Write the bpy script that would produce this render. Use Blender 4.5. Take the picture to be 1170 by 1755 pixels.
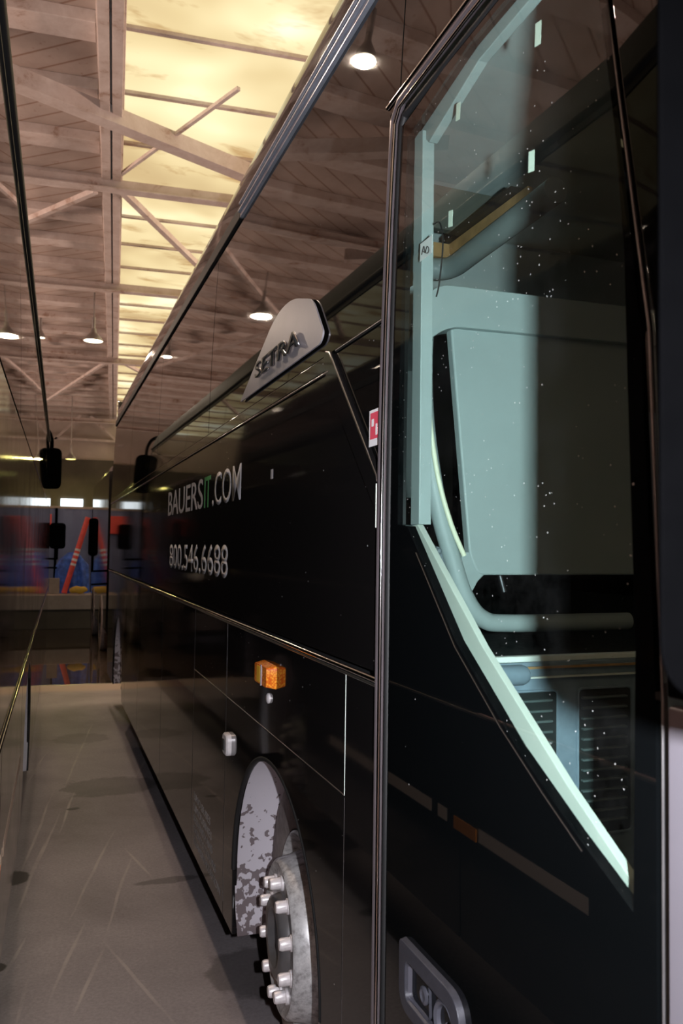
import bpy, bmesh, math, random
from mathutils import Vector, Matrix
random.seed(7)
for o in list(bpy.data.objects): bpy.data.objects.remove(o)
SC = bpy.context.scene
COL = SC.collection
PI = math.pi

# ------------------------------------------------------------------ camera, world, exposure, flash
EYE = Vector((0, 0, 1.93))
cd = bpy.data.cameras.new('camera'); cam = bpy.data.objects.new('camera', cd); COL.objects.link(cam)
cd.sensor_fit = 'VERTICAL'; cd.sensor_height = 36.0; cd.lens = 1400.0 / 1755.0 * 36.0
cd.clip_start = 0.02; cd.clip_end = 200
cd.dof.use_dof = True; cd.dof.focus_distance = 2.5; cd.dof.aperture_fstop = 6.0
YAW, PITCH, ROLL = 0.3466290, 0.0439662, 0.014
Fv = Vector((math.sin(YAW)*math.cos(PITCH), math.cos(YAW)*math.cos(PITCH), math.sin(PITCH)))
R0 = Vector((math.cos(YAW), -math.sin(YAW), 0)); U0 = R0.cross(Fv)
Rv = R0*math.cos(ROLL) + U0*math.sin(ROLL); Uv = -R0*math.sin(ROLL) + U0*math.cos(ROLL)
cam.matrix_world = Matrix(((Rv.x, Uv.x, -Fv.x, EYE.x), (Rv.y, Uv.y, -Fv.y, EYE.y), (Rv.z, Uv.z, -Fv.z, EYE.z), (0, 0, 0, 1)))
SC.camera = cam

SC.view_settings.view_transform = 'Standard'; SC.view_settings.look = 'None'
SC.view_settings.gamma = 1.0; SC.view_settings.use_curve_mapping = False
SC.view_settings.exposure = 0.0
SC.cycles.caustics_reflective = False; SC.cycles.caustics_refractive = False

w = bpy.data.worlds.new('world'); SC.world = w; w.use_nodes = True
w.node_tree.nodes['Background'].inputs[0].default_value = (1.0, 0.80, 0.68, 1)
w.node_tree.nodes['Background'].inputs[1].default_value = 0.22

FLASH_W = 80.0
ld = bpy.data.lights.new('camera_flash', 'AREA'); ld.energy = FLASH_W; ld.shape = 'RECTANGLE'; ld.size = 0.02; ld.size_y = 0.035
ld.color = (0.93, 0.95, 1.0)
fl = bpy.data.objects.new('camera_flash', ld); COL.objects.link(fl)
fl.location = (0.125, -0.045, 1.95)
fl.rotation_euler = cam.matrix_world.to_euler()

LAMP_W = 55.0
LAMP_COL = (1.0, 0.80, 0.62)
ROOM_FILL = 18.0       # added fill light behind the photographer, no opening is built there
ld = bpy.data.lights.new('added_rear_fill', 'AREA'); ld.energy = ROOM_FILL; ld.shape = 'RECTANGLE'; ld.size = 9; ld.size_y = 4.5
ld.color = (1.0, 0.80, 0.70)
dl = bpy.data.objects.new('added_rear_fill', ld); COL.objects.link(dl)
dl.location = (-1.5, -9.5, 2.4); dl.rotation_euler = (math.radians(96), 0, 0)
SIDE_W = 4200.0          # unseen fill lights added along both sides to brighten the roof boards
for sx in (-1, 1):
    ld = bpy.data.lights.new('added_side_fill', 'AREA'); ld.energy = SIDE_W; ld.shape = 'RECTANGLE'; ld.size = 30; ld.size_y = 1.6
    ld.color = (1.0, 0.74, 0.62)
    so = bpy.data.objects.new('added_side_fill', ld); COL.objects.link(so)
    so.location = (sx*12.5 + 1, 9, 1.6); so.rotation_euler = (math.radians(148), 0, sx*math.radians(90)); ld.spread = math.radians(105)

# ------------------------------------------------------------------ material helpers
def nodes_of(name):
    m = bpy.data.materials.new(name); m.use_nodes = True
    nt = m.node_tree; nt.nodes.clear()
    out = nt.nodes.new('ShaderNodeOutputMaterial')
    return m, nt, out
def principled(nt, col=(.5,.5,.5), rough=.5, metal=0, spec=.5):
    b = nt.nodes.new('ShaderNodeBsdfPrincipled')
    b.inputs['Base Color'].default_value = (*col, 1); b.inputs['Roughness'].default_value = rough
    b.inputs['Metallic'].default_value = metal; b.inputs['Specular IOR Level'].default_value = spec
    return b
def tex_noise(nt, scale, detail=4, rough=.55, vec=None, dist=0):
    n = nt.nodes.new('ShaderNodeTexNoise'); n.inputs['Scale'].default_value = scale
    n.inputs['Detail'].default_value = detail; n.inputs['Roughness'].default_value = rough
    n.inputs['Distortion'].default_value = dist
    if vec is not None: nt.links.new(vec, n.inputs['Vector'])
    return n.outputs['Fac']
def ramp(nt, fac, stops):
    r = nt.nodes.new('ShaderNodeValToRGB'); nt.links.new(fac, r.inputs['Fac'])
    el = r.color_ramp.elements
    while len(el) < len(stops): el.new(.5)
    for e, (p, c) in zip(el, stops):
        e.position = p; e.color = (*c, 1) if len(c) == 3 else c
    return r.outputs['Color']
def g3(v): return (v, v, v)
def mixc(nt, fac, a, b, mode='MIX'):
    m = nt.nodes.new('ShaderNodeMix'); m.data_type = 'RGBA'; m.blend_type = mode
    for s, v in ((m.inputs[0], fac), (m.inputs[6], a), (m.inputs[7], b)):
        if hasattr(v, 'is_linked'): nt.links.new(v, s)
        elif isinstance(v, (int, float)): s.default_value = v
        else: s.default_value = (*v, 1)
    return m.outputs[2]
def mathn(nt, op, a, b=0.0, c=None):
    m = nt.nodes.new('ShaderNodeMath'); m.operation = op
    for s, v in zip(m.inputs, (a, b) if c is None else (a, b, c)):
        if hasattr(v, 'is_linked'): nt.links.new(v, s)
        else: s.default_value = v
    return m.outputs[0]
def pos(nt, scale=(1,1,1), rot=0, loc=(0,0,0)):
    g = nt.nodes.new('ShaderNodeNewGeometry'); mp = nt.nodes.new('ShaderNodeMapping')
    mp.inputs['Scale'].default_value = scale; mp.inputs['Rotation'].default_value = (0, 0, rot); mp.inputs['Location'].default_value = loc
    nt.links.new(g.outputs['Position'], mp.inputs['Vector'])
    return mp.outputs['Vector']
def bump(nt, h, strength=.2, dist=.01):
    b = nt.nodes.new('ShaderNodeBump'); b.inputs['Strength'].default_value = strength; b.inputs['Distance'].default_value = dist
    nt.links.new(h, b.inputs['Height']); return b.outputs['Normal']

def simple(name, col, rough=.5, metal=0, spec=.5, var=.12, scale=9, bmp=0.0):
    m, nt, out = nodes_of(name)
    b = principled(nt, col, rough, metal, spec)
    n = tex_noise(nt, scale, 4, .6, pos(nt))
    lo = tuple(c*(1-var) for c in col); hi = tuple(min(1, c*(1+var)) for c in col)
    nt.links.new(ramp(nt, n, [(.3, lo), (.7, hi)]), b.inputs['Base Color'])
    if bmp: nt.links.new(bump(nt, tex_noise(nt, scale*8, 3, .6, pos(nt)), bmp, .004), b.inputs['Normal'])
    nt.links.new(b.outputs[0], out.inputs[0]); return m

def gloss_black(name, col=(.006,.006,.007), rough=.035, wav=.0, specks=0.0, ior=1.5, coat=0):
    m, nt, out = nodes_of(name)
    b = principled(nt, col, rough, 0, .5); b.inputs['IOR'].default_value = ior
    base = None
    if specks:
        v = nt.nodes.new('ShaderNodeTexVoronoi'); v.inputs['Scale'].default_value = 26
        nt.links.new(pos(nt), v.inputs['Vector'])
        pick = mathn(nt, 'LESS_THAN', v.outputs['Distance'], .055)
        pres = mathn(nt, 'GREATER_THAN', tex_noise(nt, 7, 3, .7, pos(nt)), .56)
        f = mathn(nt, 'MULTIPLY', mathn(nt, 'MULTIPLY', pick, pres), specks)
        nt.links.new(mixc(nt, f, col, (.6,.6,.6)), b.inputs['Base Color'])
    rn = tex_noise(nt, 3, 4, .6, pos(nt))
    nt.links.new(ramp(nt, rn, [(.35, g3(rough*.7)), (.75, g3(rough*1.8))]), b.inputs['Roughness'])
    if wav:
        nt.links.new(bump(nt, tex_noise(nt, 1.3, 1, .4, pos(nt, (1,.6,1))), wav, .02), b.inputs['Normal'])
    nt.links.new(b.outputs[0], out.inputs[0]); return m

def clear_glass(name, tint):
    m, nt, out = nodes_of(name)
    tr = nt.nodes.new('ShaderNodeBsdfTransparent'); tr.inputs[0].default_value = (*tint, 1)
    gl = nt.nodes.new('ShaderNodeBsdfGlossy'); gl.inputs['Roughness'].default_value = .012
    fr = nt.nodes.new('ShaderNodeFresnel'); fr.inputs['IOR'].default_value = 1.5
    ge = nt.nodes.new('ShaderNodeNewGeometry')
    fac = mathn(nt, 'MULTIPLY', fr.outputs[0], mathn(nt, 'SUBTRACT', 1.0, ge.outputs['Backfacing']))
    mx = nt.nodes.new('ShaderNodeMixShader'); nt.links.new(fac, mx.inputs[0])
    # dust on the pane
    v = nt.nodes.new('ShaderNodeTexVoronoi'); v.inputs['Scale'].default_value = 70
    nt.links.new(pos(nt), v.inputs['Vector'])
    pick = mathn(nt, 'LESS_THAN', v.outputs['Distance'], .085)
    pres = mathn(nt, "GREATER_THAN", tex_noise(nt, 6, 4, .75, pos(nt, (1, 1.6, .8))), .50)
    dust = nt.nodes.new('ShaderNodeBsdfDiffuse'); dust.inputs[0].default_value = (.8, .85, .85, 1)
    mx2 = nt.nodes.new('ShaderNodeMixShader')
    film = mathn(nt, 'MULTIPLY', ramp(nt, tex_noise(nt, 5, 5, .7, pos(nt)), [(.4, g3(0)), (.8, g3(1))]), .012)
    f2 = mathn(nt, "ADD", mathn(nt, "MULTIPLY", mathn(nt, "MULTIPLY", pick, pres), .6), film)
    f2 = mathn(nt, 'MULTIPLY', f2, mathn(nt, 'SUBTRACT', 1.0, ge.outputs['Backfacing']))
    nt.links.new(f2, mx2.inputs[0])
    nt.links.new(tr.outputs[0], mx2.inputs[1]); nt.links.new(dust.outputs[0], mx2.inputs[2])
    nt.links.new(mx2.outputs[0], mx.inputs[1]); nt.links.new(gl.outputs[0], mx.inputs[2])
    nt.links.new(mx.outputs[0], out.inputs[0]); return m

def emis(name, col, s, patch=None):
    m, nt, out = nodes_of(name)
    e = nt.nodes.new('ShaderNodeEmission'); e.inputs[0].default_value = (*col, 1); e.inputs[1].default_value = s
    nt.links.new(e.outputs[0], out.inputs[0]); return m

M = {}
M['paint'] = gloss_black('black_coach_paint', (.008,.0072,.0075), .045, .012, 1.0)
M['paint2'] = gloss_black('black_coach_paint_far', (.009,.008,.008), .07, .02)
M['glassblk'] = gloss_black('dark_coach_glass', (.005,.005,.005), .02, .04, .5, 1.6)
M['door_black'] = gloss_black('black_door_skin', (.0025,.0030,.0034), .02, .01, .6)
M['doorglass'] = clear_glass('green_door_glass', (.90,.965,.95))
M['chrome'] = simple('chrome', (.62,.60,.62), .12, 1.0, .5, .06)
M['alu'] = simple('aluminium', (.42,.42,.45), .30, 1.0, .5, .1)
M['gutter'] = simple('gutter_aluminium', (.50,.53,.62), .30, .55, .5, .15)
M['frame'] = simple('mauve_door_frame', (.23,.19,.205), .28, .6, .5, .12)
M['rubber'] = simple('rubber', (.012,.012,.013), .6, 0, .4)
M['plastic'] = simple('black_plastic', (.0006,.0006,.0007), .8, 0, .0, .1, 30)
M['silver'] = simple('silver_paint', (.36,.34,.38), .38, .25, .5, .05)
M['palegrey'] = simple('pale_grey_liner', (.62,.58,.62), .5)
M['lilac'] = simple('silver_grey_paint', (.15,.138,.16), .42, .1, .5, .04)
M['handle'] = simple('handle_grey', (.045,.045,.058), .38, .2, .5, .15, 60, .15)
M['handle_l'] = simple('handle_light', (.12,.12,.15), .28, .5, .5, .1)
M['white'] = simple('white_lettering', (.40,.38,.40), .5, 0, .4, .05)
M['lettergrey'] = simple('pale_small_lettering', (.30,.28,.29), .5)
M['green'] = simple('green_lettering', (.06,.30,.09), .5)
M['tape'] = simple('pale_tape', (.72,.82,.72), .6, 0, .3, .05)
M['paper'] = simple('paper_white', (.85,.84,.86), .6, 0, .3, .03)
M['red'] = simple('red_print', (.75,.07,.12), .5)
M['ink'] = simple('ink', (.02,.02,.02), .6)
M['innertrim'] = simple('pale_inner_trim', (.50,.54,.49), .6, 0, .1, .04)
M['teal'] = simple('grey_trim_panel', (.29,.345,.345), .5, 0, .4, .05, 4)
M['tealdk'] = simple('dark_trim', (.14,.17,.19), .5, 0, .4, .1)
M['liningup'] = simple('roof_lining', (.55,.62,.62), .7, 0, .2, .1, 3)
M['strip'] = simple('pale_handrail_strip', (.72,.74,.56), .45, 0, .4, .04)
M['whitetrim'] = simple('white_door_trim', (.78,.84,.78), .45, 0, .4, .04)
M['tan'] = simple('tan_wood', (.48,.28,.12), .5, 0, .4, .25, 14)
M['greycloth'] = simple('grey_headlining', (.13,.13,.11), .8, 0, .2, .1, 6)
M['carpet'] = simple('dark_carpet', (.035,.04,.04), .9, 0, .1, .4, 90)
M['inside'] = simple('dark_interior', (.012,.013,.014), .7)
M['riser'] = simple('blue_grey_riser', (.20,.27,.33), .5, 0, .4, .1, 40)
M['vent'] = simple('vent_black', (.02,.025,.025), .4)
M['slat'] = simple('vent_slat', (.09,.12,.12), .35)
M['tyre'] = simple('dusty_tyre', (.27,.22,.21), .8, 0, .2, .25, 22)
M['nut'] = simple('nut_caps', (.78,.72,.74), .35, .2, .5, .1, 60)
M['hub'] = simple('hub_dark', (.17,.16,.165), .35, .6, .5, .2)
def rim_mat():
    m, nt, out = nodes_of('brake_dusted_rim')
    b = principled(nt, (.5,.48,.48), .4, .35)
    n = tex_noise(nt, 34, 6, .7, pos(nt))
    nt.links.new(ramp(nt, n, [(.3, (.22,.20,.20)), (.5, (.52,.50,.51)), (.75, (.75,.73,.73))]), b.inputs['Base Color'])
    nt.links.new(ramp(nt, n, [(.3, g3(.55)), (.7, g3(.25))]), b.inputs['Roughness'])
    nt.links.new(b.outputs[0], out.inputs[0]); return m
M['rim'] = rim_mat()
def liner_mat():
    m, nt, out = nodes_of('spattered_arch_liner')
    b = principled(nt, (.6,.58,.62), .5)
    ge = nt.nodes.new('ShaderNodeNewGeometry'); sp = nt.nodes.new('ShaderNodeSeparateXYZ'); nt.links.new(ge.outputs['Position'], sp.inputs[0])
    n = tex_noise(nt, 32, 2, .5, pos(nt))
    low = mathn(nt, 'MULTIPLY', mathn(nt, 'SUBTRACT', .80, sp.outputs['Z']), .42)
    s = mathn(nt, 'ADD', n, mathn(nt, 'MAXIMUM', mathn(nt, 'MINIMUM', low, .13), -.06))
    nt.links.new(ramp(nt, s, [(.60, (.62,.57,.63)), (.625, (.20,.16,.17))]), b.inputs['Base Color'])
    nt.links.new(b.outputs[0], out.inputs[0]); return m
M['liner'] = liner_mat()
def amber_mat():
    m, nt, out = nodes_of('amber_lens')
    b = principled(nt, (.85,.22,.02), .15)
    v = nt.nodes.new('ShaderNodeTexVoronoi'); v.inputs['Scale'].default_value = 130; nt.links.new(pos(nt), v.inputs['Vector'])
    nt.links.new(ramp(nt, v.outputs['Distance'], [(.1, (1.0,.42,.04)), (.7, (.70,.12,.01))]), b.inputs['Base Color'])
    nt.links.new(b.outputs[0], out.inputs[0]); return m
M['amber'] = amber_mat()
M['amberlt'] = simple('amber_reflector_core', (1.0,.55,.05), .2)
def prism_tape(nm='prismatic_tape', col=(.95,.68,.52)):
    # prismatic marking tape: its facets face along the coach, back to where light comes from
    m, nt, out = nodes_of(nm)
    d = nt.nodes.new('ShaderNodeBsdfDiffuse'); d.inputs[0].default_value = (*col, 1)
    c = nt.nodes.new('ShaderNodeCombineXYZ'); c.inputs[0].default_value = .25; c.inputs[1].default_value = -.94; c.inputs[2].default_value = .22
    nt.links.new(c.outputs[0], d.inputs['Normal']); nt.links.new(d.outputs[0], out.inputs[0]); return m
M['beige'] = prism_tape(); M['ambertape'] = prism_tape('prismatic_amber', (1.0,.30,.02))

BANG = math.atan(0.0759)      # the hall stands slightly turned to the coaches
bc, bs = math.cos(BANG), math.sin(BANG)
def B(u, v, z): return Vector((u*bc + v*bs, -u*bs + v*bc, z))

SCUFFS = [(0.204, 6.978, 0.519, 9.222), (0.15, 5.891, 0.273, 6.777), (-0.095, 5.065, 0.105, 6.765), (-0.047, 4.991, 0.054, 5.704), (-0.08, 7.185, 0.054, 8.023), (-0.133, 3.951, -0.045, 4.343), (-0.06, 3.607, -0.016, 3.932), (0.183, 4.569, 0.481, 5.74), (0.083, 3.79, 0.233, 4.421), (0.165, 3.623, 0.321, 4.155), (0.342, 4.312, 0.547, 5.234), (0.533, 5.391, 0.639, 4.924), (0.324, 4.197, 0.544, 3.405), (0.748, 7.001, 0.944, 7.756), (-0.108, 4.566, 0.14, 6.195)]
def floor_mat():
    m, nt, out = nodes_of('worn_concrete')
    b = principled(nt, (.2,.17,.16), .7)
    p = pos(nt, (1,1,1), BANG)
    sp = nt.nodes.new('ShaderNodeSeparateXYZ'); nt.links.new(p, sp.inputs[0])
    base = ramp(nt, tex_noise(nt, .9, 6, .6, p, .4), [(.30, (.195,.165,.172)), (.5, (.285,.245,.255)), (.70, (.37,.32,.33))])
    fine = ramp(nt, tex_noise(nt, 60, 3, .7, p), [(.3, g3(.82)), (.7, g3(1.12))])
    base = mixc(nt, 1.0, base, fine, 'MULTIPLY')
    # tyre scuffs: long pale streaks at two slants
    fade = ramp(nt, tex_noise(nt, 2.2, 3, .6, pos(nt)), [(.35, g3(.25)), (.6, g3(1))])
    gp = nt.nodes.new('ShaderNodeNewGeometry')
    warp = nt.nodes.new('ShaderNodeVectorMath'); warp.operation = 'ADD'; nt.links.new(gp.outputs['Position'], warp.inputs[0])
    wn = nt.nodes.new('ShaderNodeTexNoise'); wn.inputs['Scale'].default_value = 1.2; nt.links.new(gp.outputs['Position'], wn.inputs['Vector'])
    ws = nt.nodes.new('ShaderNodeVectorMath'); ws.operation = 'SCALE'; nt.links.new(wn.outputs['Color'], ws.inputs[0]); ws.inputs['Scale'].default_value = .05
    nt.links.new(ws.outputs[0], warp.inputs[1])
    tot = None
    for (x0, y0, x1, y1) in SCUFFS:
        x0 += .025; x1 += .025; y0 += .025; y1 += .025
        dx, dy = x1-x0, y1-y0; ln = math.hypot(dx, dy); ang = math.atan2(dy, dx)
        mp = nt.nodes.new('ShaderNodeMapping'); mp.vector_type = 'TEXTURE'
        mp.inputs['Location'].default_value = ((x0+x1)/2, (y0+y1)/2, 0); mp.inputs['Rotation'].default_value = (0, 0, ang); mp.inputs['Scale'].default_value = (ln*.62, .011, 1)
        nt.links.new(warp.outputs[0], mp.inputs['Vector'])
        sq = nt.nodes.new('ShaderNodeVectorMath'); sq.operation = 'LENGTH'; nt.links.new(mp.outputs[0], sq.inputs[0])
        v = mathn(nt, 'SUBTRACT', 1.0, mathn(nt, 'MINIMUM', sq.outputs['Value'], 1.0))
        tot = v if tot is None else mathn(nt, 'MAXIMUM', tot, v)
    f = mathn(nt, 'MULTIPLY', mathn(nt, 'MULTIPLY', mathn(nt, 'MINIMUM', mathn(nt, 'MULTIPLY', tot, 2.2), 1.0), fade), .55)
    base = mixc(nt, f, base, (.50,.42,.40))
    # dark oil marks
    for cx, cy, rx, ry, k in ((.55,6.85,.42,.28,.45), (.92,3.72,.20,.24,.5), (-.13,5.15,.10,.12,.93), (-.21,6.4,.09,.08,.9), (-.16,4.1,.06,.05,.9), (.72,4.85,.20,.05,.5), (.25,6.35,.05,.035,.8), (.38,8.6,.3,.25,.3)):
        g = nt.nodes.new('ShaderNodeNewGeometry'); mp = nt.nodes.new('ShaderNodeMapping'); mp.vector_type = 'POINT'
        mp.inputs['Location'].default_value = (-cx/rx, -cy/ry, 0); mp.inputs['Scale'].default_value = (1/rx, 1/ry, 0)
        nt.links.new(g.outputs['Position'], mp.inputs['Vector'])
        ln = nt.nodes.new('ShaderNodeVectorMath'); ln.operation = 'LENGTH'; nt.links.new(mp.outputs['Vector'], ln.inputs[0])
        d = mathn(nt, 'ADD', ln.outputs['Value'], mathn(nt, 'MULTIPLY', mathn(nt, 'SUBTRACT', tex_noise(nt, 7, 4, .6, pos(nt)), .5), 1.1))
        f = ramp(nt, d, [(.80, g3(k)), (.98, g3(0))])
        base = mixc(nt, f, base, (.028,.022,.02))
    # standing water beyond the pale joint
    edge = mathn(nt, 'ADD', sp.outputs['Y'], mathn(nt, 'MULTIPLY', mathn(nt, 'SUBTRACT', tex_noise(nt, 1.4, 4, .6, p), .5), .25))
    wet = ramp(nt, mathn(nt, 'MULTIPLY', edge, .05), [(11.85*.05, g3(0)), (11.95*.05, g3(1))])
    wet2 = wet
    joint = ramp(nt, mathn(nt, 'MULTIPLY', edge, .05), [(11.3*.05, g3(0)), (11.45*.05, g3(.8)), (11.8*.05, g3(.8)), (11.95*.05, g3(0))])
    base = mixc(nt, wet, base, (.05,.036,.026)); base = mixc(nt, joint, base, (.42,.30,.24))
    nt.links.new(base, b.inputs['Base Color'])
    nt.links.new(mixc(nt, wet2, g3(.62), g3(.02)), b.inputs['Roughness'])
    nt.links.new(b.outputs[0], out.inputs[0]); return m
M['floor'] = floor_mat()

def deck_mat():
    m, nt, out = nodes_of('painted_roof_boards')
    b = principled(nt, (.5,.4,.35), .75)
    p = pos(nt, (1,1,1), BANG - .95)
    wv = nt.nodes.new('ShaderNodeTexWave'); wv.inputs['Scale'].default_value = 1.5; wv.inputs['Distortion'].default_value = .15; wv.inputs['Detail'].default_value = 1
    nt.links.new(p, wv.inputs['Vector'])
    seam = ramp(nt, wv.outputs['Fac'], [(0.0, (.60,.46,.38)), (.035, (1,1,1))])
    n = ramp(nt, tex_noise(nt, 1.1, 6, .65, pos(nt)), [(.3, (.37,.285,.24)), (.6, (.50,.40,.345)), (.8, (.58,.47,.41))])
    n2 = ramp(nt, tex_noise(nt, 9, 5, .7, pos(nt)), [(.62, (1,1,1)), (.75, (.62,.42,.32))])
    c = mixc(nt, 1.0, mixc(nt, 1.0, n, seam, 'MULTIPLY'), n2, 'MULTIPLY')
    nt.links.new(c, b.inputs['Base Color']); nt.links.new(b.outputs[0], out.inputs[0]); return m
M['deck'] = deck_mat()
def beam_mat():
    m, nt, out = nodes_of('old_white_beam_paint')
    b = principled(nt, (.6,.5,.45), .6)
    n = tex_noise(nt, 3.5, 6, .7, pos(nt), .3)
    nt.links.new(ramp(nt, n, [(.30, (.30,.17,.11)), (.42, (.52,.42,.37)), (.7, (.66,.57,.52))]), b.inputs['Base Color'])
    nt.links.new(b.outputs[0], out.inputs[0]); return m
M['beam'] = beam_mat()
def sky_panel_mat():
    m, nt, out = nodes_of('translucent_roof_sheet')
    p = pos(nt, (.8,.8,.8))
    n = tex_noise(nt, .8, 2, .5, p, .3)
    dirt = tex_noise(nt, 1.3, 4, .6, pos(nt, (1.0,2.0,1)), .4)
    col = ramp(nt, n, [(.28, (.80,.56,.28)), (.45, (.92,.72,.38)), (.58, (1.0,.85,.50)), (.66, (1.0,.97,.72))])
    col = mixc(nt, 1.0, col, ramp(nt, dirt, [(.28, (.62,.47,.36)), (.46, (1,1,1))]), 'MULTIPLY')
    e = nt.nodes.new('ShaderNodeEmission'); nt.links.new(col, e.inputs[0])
    nt.links.new(ramp(nt, n, [(.35, g3(.86)), (.66, g3(1.25))]), e.inputs[1])  # hot patches of light are painted into the glow by noise
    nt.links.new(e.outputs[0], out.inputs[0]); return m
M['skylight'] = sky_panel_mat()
M['wallwhite'] = simple('white_end_wall', (.50,.42,.36), .8, 0, .2, .12, 1.5)
M['walldark'] = simple('dark_olive_wall', (.085,.075,.055), .7, 0, .3, .25, 1.2)
M['blue'] = simple('blue_grey_hoarding', (.17,.21,.36), .6, 0, .3, .12, 2)
M['bluetarp'] = simple('blue_tarp', (.05,.14,.55), .5, 0, .4, .5, 7)
M['redpole'] = simple('red_pole', (.85,.10,.08), .45)
M['concrete'] = simple('pale_concrete', (.36,.31,.27), .8, 0, .2, .15, 5)
M['yellow'] = simple('yellow_bag', (.65,.42,.05), .6)
M['lampmetal'] = simple('lamp_reflector_metal', (.30,.27,.25), .4, .7)
M['lampglow'] = emis('lamp_glow', (1.0,.86,.62), 9.0)
M['lampglow2'] = emis('lamp_glow_yellow', (1.0,.85,.22), 5.0)
M['daywin'] = emis('daylit_window', (.88,.96,1.0), 2.2)
M['headlight'] = simple('headlight_lens', (.75,.78,.80), .1, .3)

# ------------------------------------------------------------------ mesh helpers
def link(me, name, mat, parent=None):
    o = bpy.data.objects.new(name, me)
    if mat is not None:
        for mm in (mat if isinstance(mat, (list, tuple)) else [mat]): me.materials.append(mm)
    COL.objects.link(o)
    if parent is not None:
        o.parent = parent
        o.matrix_parent_inverse = Matrix.Translation(-world_loc(parent))
    return o
def world_loc(p):
    v = Vector(p.location)
    return v
def fin(bm, name, mat, parent=None, smooth=0.0, bevel=0.0):
    bmesh.ops.recalc_face_normals(bm, faces=bm.faces)
    me = bpy.data.meshes.new(name); bm.to_mesh(me); bm.free()
    if smooth:
        me.shade_smooth(); me.set_sharp_from_angle(angle=smooth)
    o = link(me, name, mat, parent)
    if bevel:
        md = o.modifiers.new('bevel', 'BEVEL'); md.width = bevel; md.segments = 2; md.limit_method = 'ANGLE'; md.angle_limit = .6; md.harden_normals = bool(smooth)
    return o
def empty(name, loc, label=None, cat=None, group=None, parent=None):
    o = bpy.data.objects.new(name, None); COL.objects.link(o); o.location = loc; o.empty_display_size = .2
    if label: o['label'] = label
    if cat: o['category'] = cat
    if group: o['group'] = group
    if parent is not None:
        o.parent = parent; o.matrix_parent_inverse = Matrix.Translation(-world_loc(parent))
    return o
def tag(o, label, cat, group=None):
    o['label'] = label; o['category'] = cat
    if group: o['group'] = group
    return o
def struct(o): o['kind'] = 'structure'; return o
def add_box(bm, a, b, m=None):
    x0,y0,z0 = a; x1,y1,z1 = b
    vs = [bm.verts.new((x,y,z)) for x in (x0,x1) for y in (y0,y1) for z in (z0,z1)]
    if m is not None:
        for v in vs: v.co = m @ v.co
    for f in ((0,1,3,2),(4,6,7,5),(0,4,5,1),(2,3,7,6),(0,2,6,4),(1,5,7,3)): bm.faces.new([vs[i] for i in f])
def add_beam(bm, p, q, w, h, up=Vector((0,0,1))):
    p = Vector(p); q = Vector(q); d = (q-p).normalized(); s = d.cross(up).normalized(); u = s.cross(d)
    vs = [bm.verts.new(c + s*i*w/2 + u*j*h/2) for c in (p,q) for i in (-1,1) for j in (-1,1)]
    for f in ((0,1,3,2),(4,6,7,5),(0,4,5,1),(2,3,7,6),(0,2,6,4),(1,5,7,3)): bm.faces.new([vs[i] for i in f])
def add_tube(bm, pts, r, n=12, cap=True):
    pts = [Vector(p) for p in pts]; rings = []
    ref = Vector((0,0,1))
    d0 = (pts[1]-pts[0]).normalized()
    if abs(d0.dot(ref)) > .9: ref = Vector((0,1,0)) if abs(d0.y) < .9 else Vector((1,0,0))
    side = d0.cross(ref).normalized()
    for i, p in enumerate(pts):
        d = ((pts[min(i+1,len(pts)-1)] - p).normalized() + (p - pts[max(i-1,0)]).normalized()).normalized()
        side = (side - d*side.dot(d)).normalized(); u = d.cross(side)
        rr = r[i] if isinstance(r, (list,tuple)) else r
        rings.append([bm.verts.new(p + (side*math.cos(2*PI*k/n) + u*math.sin(2*PI*k/n))*rr) for k in range(n)])
    for a, b in zip(rings, rings[1:]):
        for k in range(n): bm.faces.new((a[k], a[(k+1)%n], b[(k+1)%n], b[k]))
    if cap: bm.faces.new(rings[0][::-1]); bm.faces.new(rings[-1])
def smooth_pts(pts, n=6):
    pts = [Vector(p) for p in pts]; out = []
    P = [pts[0]] + pts + [pts[-1]]
    for i in range(1, len(P)-2):
        a,b,c,d = P[i-1],P[i],P[i+1],P[i+2]
        for k in range(n):
            t = k/n
            out.append(.5*((2*b) + (c-a)*t + (2*a-5*b+4*c-d)*t*t + (3*b-a-3*c+d)*t**3))
    out.append(pts[-1]); return out
def add_lathe(bm, prof, c, axis='X', n=40, sgn=1, seg=(0, 2*PI)):
    # prof: list of (axial, radius)
    rings = []
    full = abs(seg[1]-seg[0]-2*PI) < 1e-6
    m = n if full else n+1
    for a, r in prof:
        ring = []
        for k in range(m):
            t = seg[0] + (seg[1]-seg[0])*k/n
            if axis == 'X': p = (c[0]+sgn*a, c[1]+r*math.cos(t), c[2]+r*math.sin(t))
            else: p = (c[0]+r*math.cos(t), c[1]+r*math.sin(t), c[2]+a)
            ring.append(bm.verts.new(p))
        rings.append(ring)
    for A, Bq in zip(rings, rings[1:]):
        for k in range(n if full else n):
            k2 = (k+1) % m
            try: bm.faces.new((A[k], A[k2], Bq[k2], Bq[k]))
            except ValueError: pass
    return rings
def round_poly(pts, r, n=5):
    out = []
    N = len(pts)
    for i in range(N):
        p0 = Vector(pts[i-1]); p = Vector(pts[i]); p1 = Vector(pts[(i+1)%N])
        rr = r[i] if isinstance(r, (list,tuple)) else r
        if rr <= 0: out.append(tuple(p)); continue
        a = (p0-p); b = (p1-p); L = min(rr, a.length*.49, b.length*.49)
        A = p + a.normalized()*L; Bq = p + b.normalized()*L
        for k in range(n+1):
            t = k/n; out.append(tuple((1-t)**2*A + 2*t*(1-t)*p + t*t*Bq))
    return out

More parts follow.
